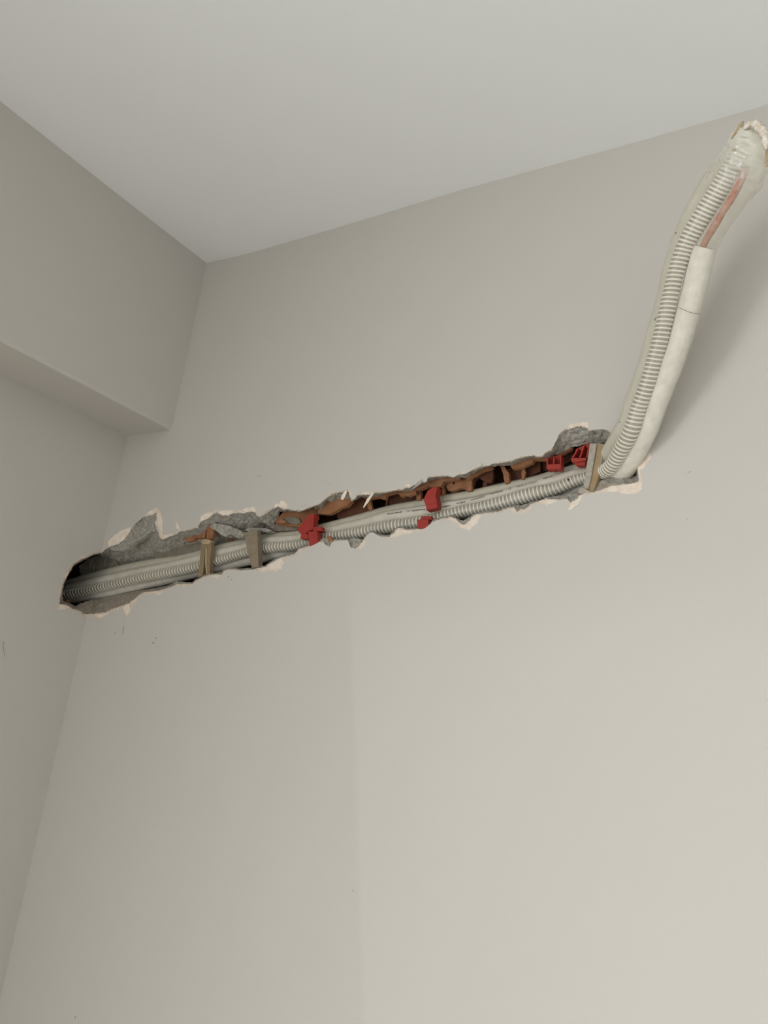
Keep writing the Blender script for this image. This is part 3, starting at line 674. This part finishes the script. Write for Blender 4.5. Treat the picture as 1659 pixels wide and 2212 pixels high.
# printing on the middle pipe
def printed(items):
    for (xa, ya, xb_, yb, hgt, txt, m) in items:
        vs, fs = [], []
        a = np.array([xa, ya]); e = np.array([xb_, yb])-a; L = np.linalg.norm(e); e = e/L; nrm = np.array([e[1], -e[0]])
        if txt:
            cu = bpy.data.curves.new('print', 'FONT'); cu.body = txt; cu.size = 1; cu.resolution_u = 2
            to = bpy.data.objects.new('print', cu); COL.objects.link(to)
            dg = bpy.context.evaluated_depsgraph_get(); me = to.evaluated_get(dg).to_mesh()
            co = np.array([v_.co[:2] for v_ in me.vertices]); fs = [list(p.vertices) for p in me.polygons]
            to.evaluated_get(dg).to_mesh_clear(); bpy.data.objects.remove(to); bpy.data.curves.remove(cu)
            co[:, 0] = (co[:, 0]-co[:, 0].min())/(np.ptp(co[:, 0]))*L; co[:, 1] = co[:, 1]/0.72*hgt
        else:                      # worn print that cannot be read: broken strokes only
            r = random.Random(int(xa)); x = 0.0; co = []
            while x < L:
                w_ = r.uniform(0.9, 1.9); lo, hi = r.uniform(0, .35)*hgt, r.uniform(.6, 1)*hgt; k = len(co)
                co += [(x, lo), (x+w_, lo), (x+w_, hi), (x, hi)]; fs.append([k, k+1, k+2, k+3]); x += w_+r.uniform(.35, .9)
            co = np.array(co)
        for c in co: vs.append(hit(tuple(a+e*c[0]+nrm*c[1]), 2, 0.0001))
        o = mesh('print_mark', vs, fs, m); under(o, bundle)
printed([(837.4,1112,867,1107.5,3.4,None,M_ink),(877,1106,886.5,1104.5,3,None,M_inkgrey),(890,1105,919,1102,4,None,M_ink),(952,1098,974,1093.5,4,None,M_ink),
         (986.7,1090,1005,1086,4.5,None,M_inkgrey),(1017,1082,1046.7,1074,3.6,None,M_inkgrey),(1059,1069,1085.5,1062.5,4.2,None,M_inkgrey),
         (1098.7,1058.5,1104.5,1057,4.6,'CE',M_ink),(1116.6,1054,1162,1042,4.8,'MADE IN TURKEY',M_ink),(1174,1035.5,1193,1030.5,4,None,M_inkgrey)])

# ------------------------------------------------------------------ red plastic wedges
def wedge(label, pieces, ref, d):
    o = thing('plastic_wedge', label, 'wedge', V(ref, d), 'red plastic wedges in the chase')
    for name, poly, dep, th in pieces: prism(name, poly, dep, th, M_red, o, bevel=0.0005)
    return o
Z4 = (630, 1100, 18.43)
wedge('long red wedge leaning up from the bundle, left of the stepped red one', [
    ('body', C([(700,190),(900,180),(870,460),(830,820),(640,870),(560,1000),(370,1000),(205,810)], Z4), 0.006, 0.014),
    ('stop_lip', C([(372,985),(640,985),(665,1190),(338,1160)], Z4), 0.004, 0.012)], (655,1150), 0.006)
wedge('short stepped red wedge below the long one, on the lower lip', [
    ('body', C([(640,880),(1010,870),(1040,1330),(700,1465)], Z4), 0.000, 0.014),
    ('stop_lip', C([(850,705),(1180,690),(1190,870),(840,880)], Z4), 0.006, 0.012)], (676,1165), 0.0)
wedge('upright red wedge pressing on the printed pipe mid chase', [
    ('body', C([(405,440),(470,400),(520,395),(500,500),(520,590),(390,630),(357,545)], R4), 0.008, 0.016),
    ('stop_lip', C([(388,615),(515,590),(520,645),(390,675)], R4), 0.006, 0.014)], (930,1085), 0.008)
wedge('dull red wedge under the printed pipe, on the lower lip mid chase', [
    ('body', C([(281,785),(412,783),(412,862),(382,892),(282,888)], R4), 0.002, 0.012),
    ('stop_lip', C([(328,748),(440,742),(452,790),(330,792)], R4), 0.008, 0.012)], (912,1135), 0.002)
def tray(label, outer, floor_poly, ribs, lip, ref, d, th):
    o = thing('plastic_wedge', label, 'wedge', V(ref, d), 'red plastic wedges in the chase')
    prism('back_plate', floor_poly, d+th, 0.003, M_red, o, bevel=0.0003)
    for r in ribs: prism('rib', r, d, th, M_red, o, bevel=0.0003)
    for l, dl, tl in lip: prism('stop_lip', l, dl, tl, M_red, o, bevel=0.0005)
    return o
Z3 = (1090, 980, 9.217)
tray('small hollow red wedge with two cells, above the printed pipe', None,
     C([(830,60),(1130,20),(1130,200),(850,215)], Z3), [C([(835,70),(862,66),(862,215),(832,220)], Z3), C([(965,60),(990,56),(990,205),(965,212)], Z3), C([(1098,30),(1124,26),(1124,200),(1098,204)], Z3)],
     [(C([(834,212),(1122,200),(1122,300),(836,308)], Z3), 0.010, 0.014), (C([(930,305),(1000,300),(995,330),(940,332)], Z3), 0.012, 0.010)], (1197,1005), 0.012, 0.014)
tray('large hollow red wedge beside the rightmost wooden peg', None,
     C([(690,440),(850,360),(850,545),(640,545)], R5), [C([(700,440),(722,430),(655,545),(632,545)], R5), C([(775,400),(795,392),(742,545),(720,545)], R5), C([(835,375),(850,368),(828,545),(808,545)], R5)],
     [(C([(628,545),(810,545),(806,575),(690,598),(626,588)], R5), 0.010, 0.014), (C([(668,595),(802,585),(796,636),(682,634)], R5), 0.013, 0.012)], (1250,1000), 0.012, 0.014)

# ------------------------------------------------------------------ wooden pegs
def peg(label, ref): return thing('wooden_peg', label, 'wooden peg', V(ref, 0.004), 'wooden pegs wedged across the bundle')
o = peg('split yellowish wooden peg, leftmost across the bundle', (440,1243))
prism('splinter', C([(305,592),(352,600),(350,700),(335,860),(318,1010),(262,1035),(285,800)], R2), 0.008, 0.010, M_wood, o)
prism('splinter', C([(352,640),(366,700),(362,860),(372,990),(358,1005),(346,860)], R2), 0.007, 0.009, M_woodpale, o)['label'] = 'pale freshly split sliver'
prism('splinter', C([(356,600),(410,592),(425,660),(405,820),(400,990),(374,1000),(364,850),(368,700)], R2), 0.009, 0.010, M_wood, o)
prism('peg_head', C([(305,588),(350,575),(412,590),(405,632),(355,640),(312,630)], R2), 0.0075, 0.010, M_woodpale, o)
o = peg('square grey-brown wooden peg, second from the left', (555,1226))
prism('shaft', C([(822,530),(972,520),(978,700),(985,905),(905,930),(880,830),(845,680)], R2), 0.003, 0.013, M_woodgrey, o)
prism('peg_head', C([(806,500),(900,478),(965,468),(975,520),(840,540),(812,528)], R2), 0.002, 0.011, M_woodgrey, o)
o = peg('glue-yellowed wooden peg, rightmost, beside the bend of the bundle', (1275,1060))
prism('shaft', C([(925,375),(1030,380),(1008,520),(975,700),(930,860),(892,960),(828,945),(850,800),(880,620)], R5), 0.008, 0.010, M_glue, o)['label'] = 'yellow-brown side of the peg'
prism('dusty_face', C([(850,372),(935,374),(905,560),(870,760),(835,925),(770,900),(795,760),(812,640),(835,500)], R5), 0.005, 0.010, M_dustgrey, o)['label'] = 'grey mortar-smeared face'
prism('mortar_crumb', dens(C([(735,900),(790,905),(830,935),(880,958),(800,975),(715,965),(705,950)], R5), 4, .6, 3), 0.003, 0.010, M_dust, o)
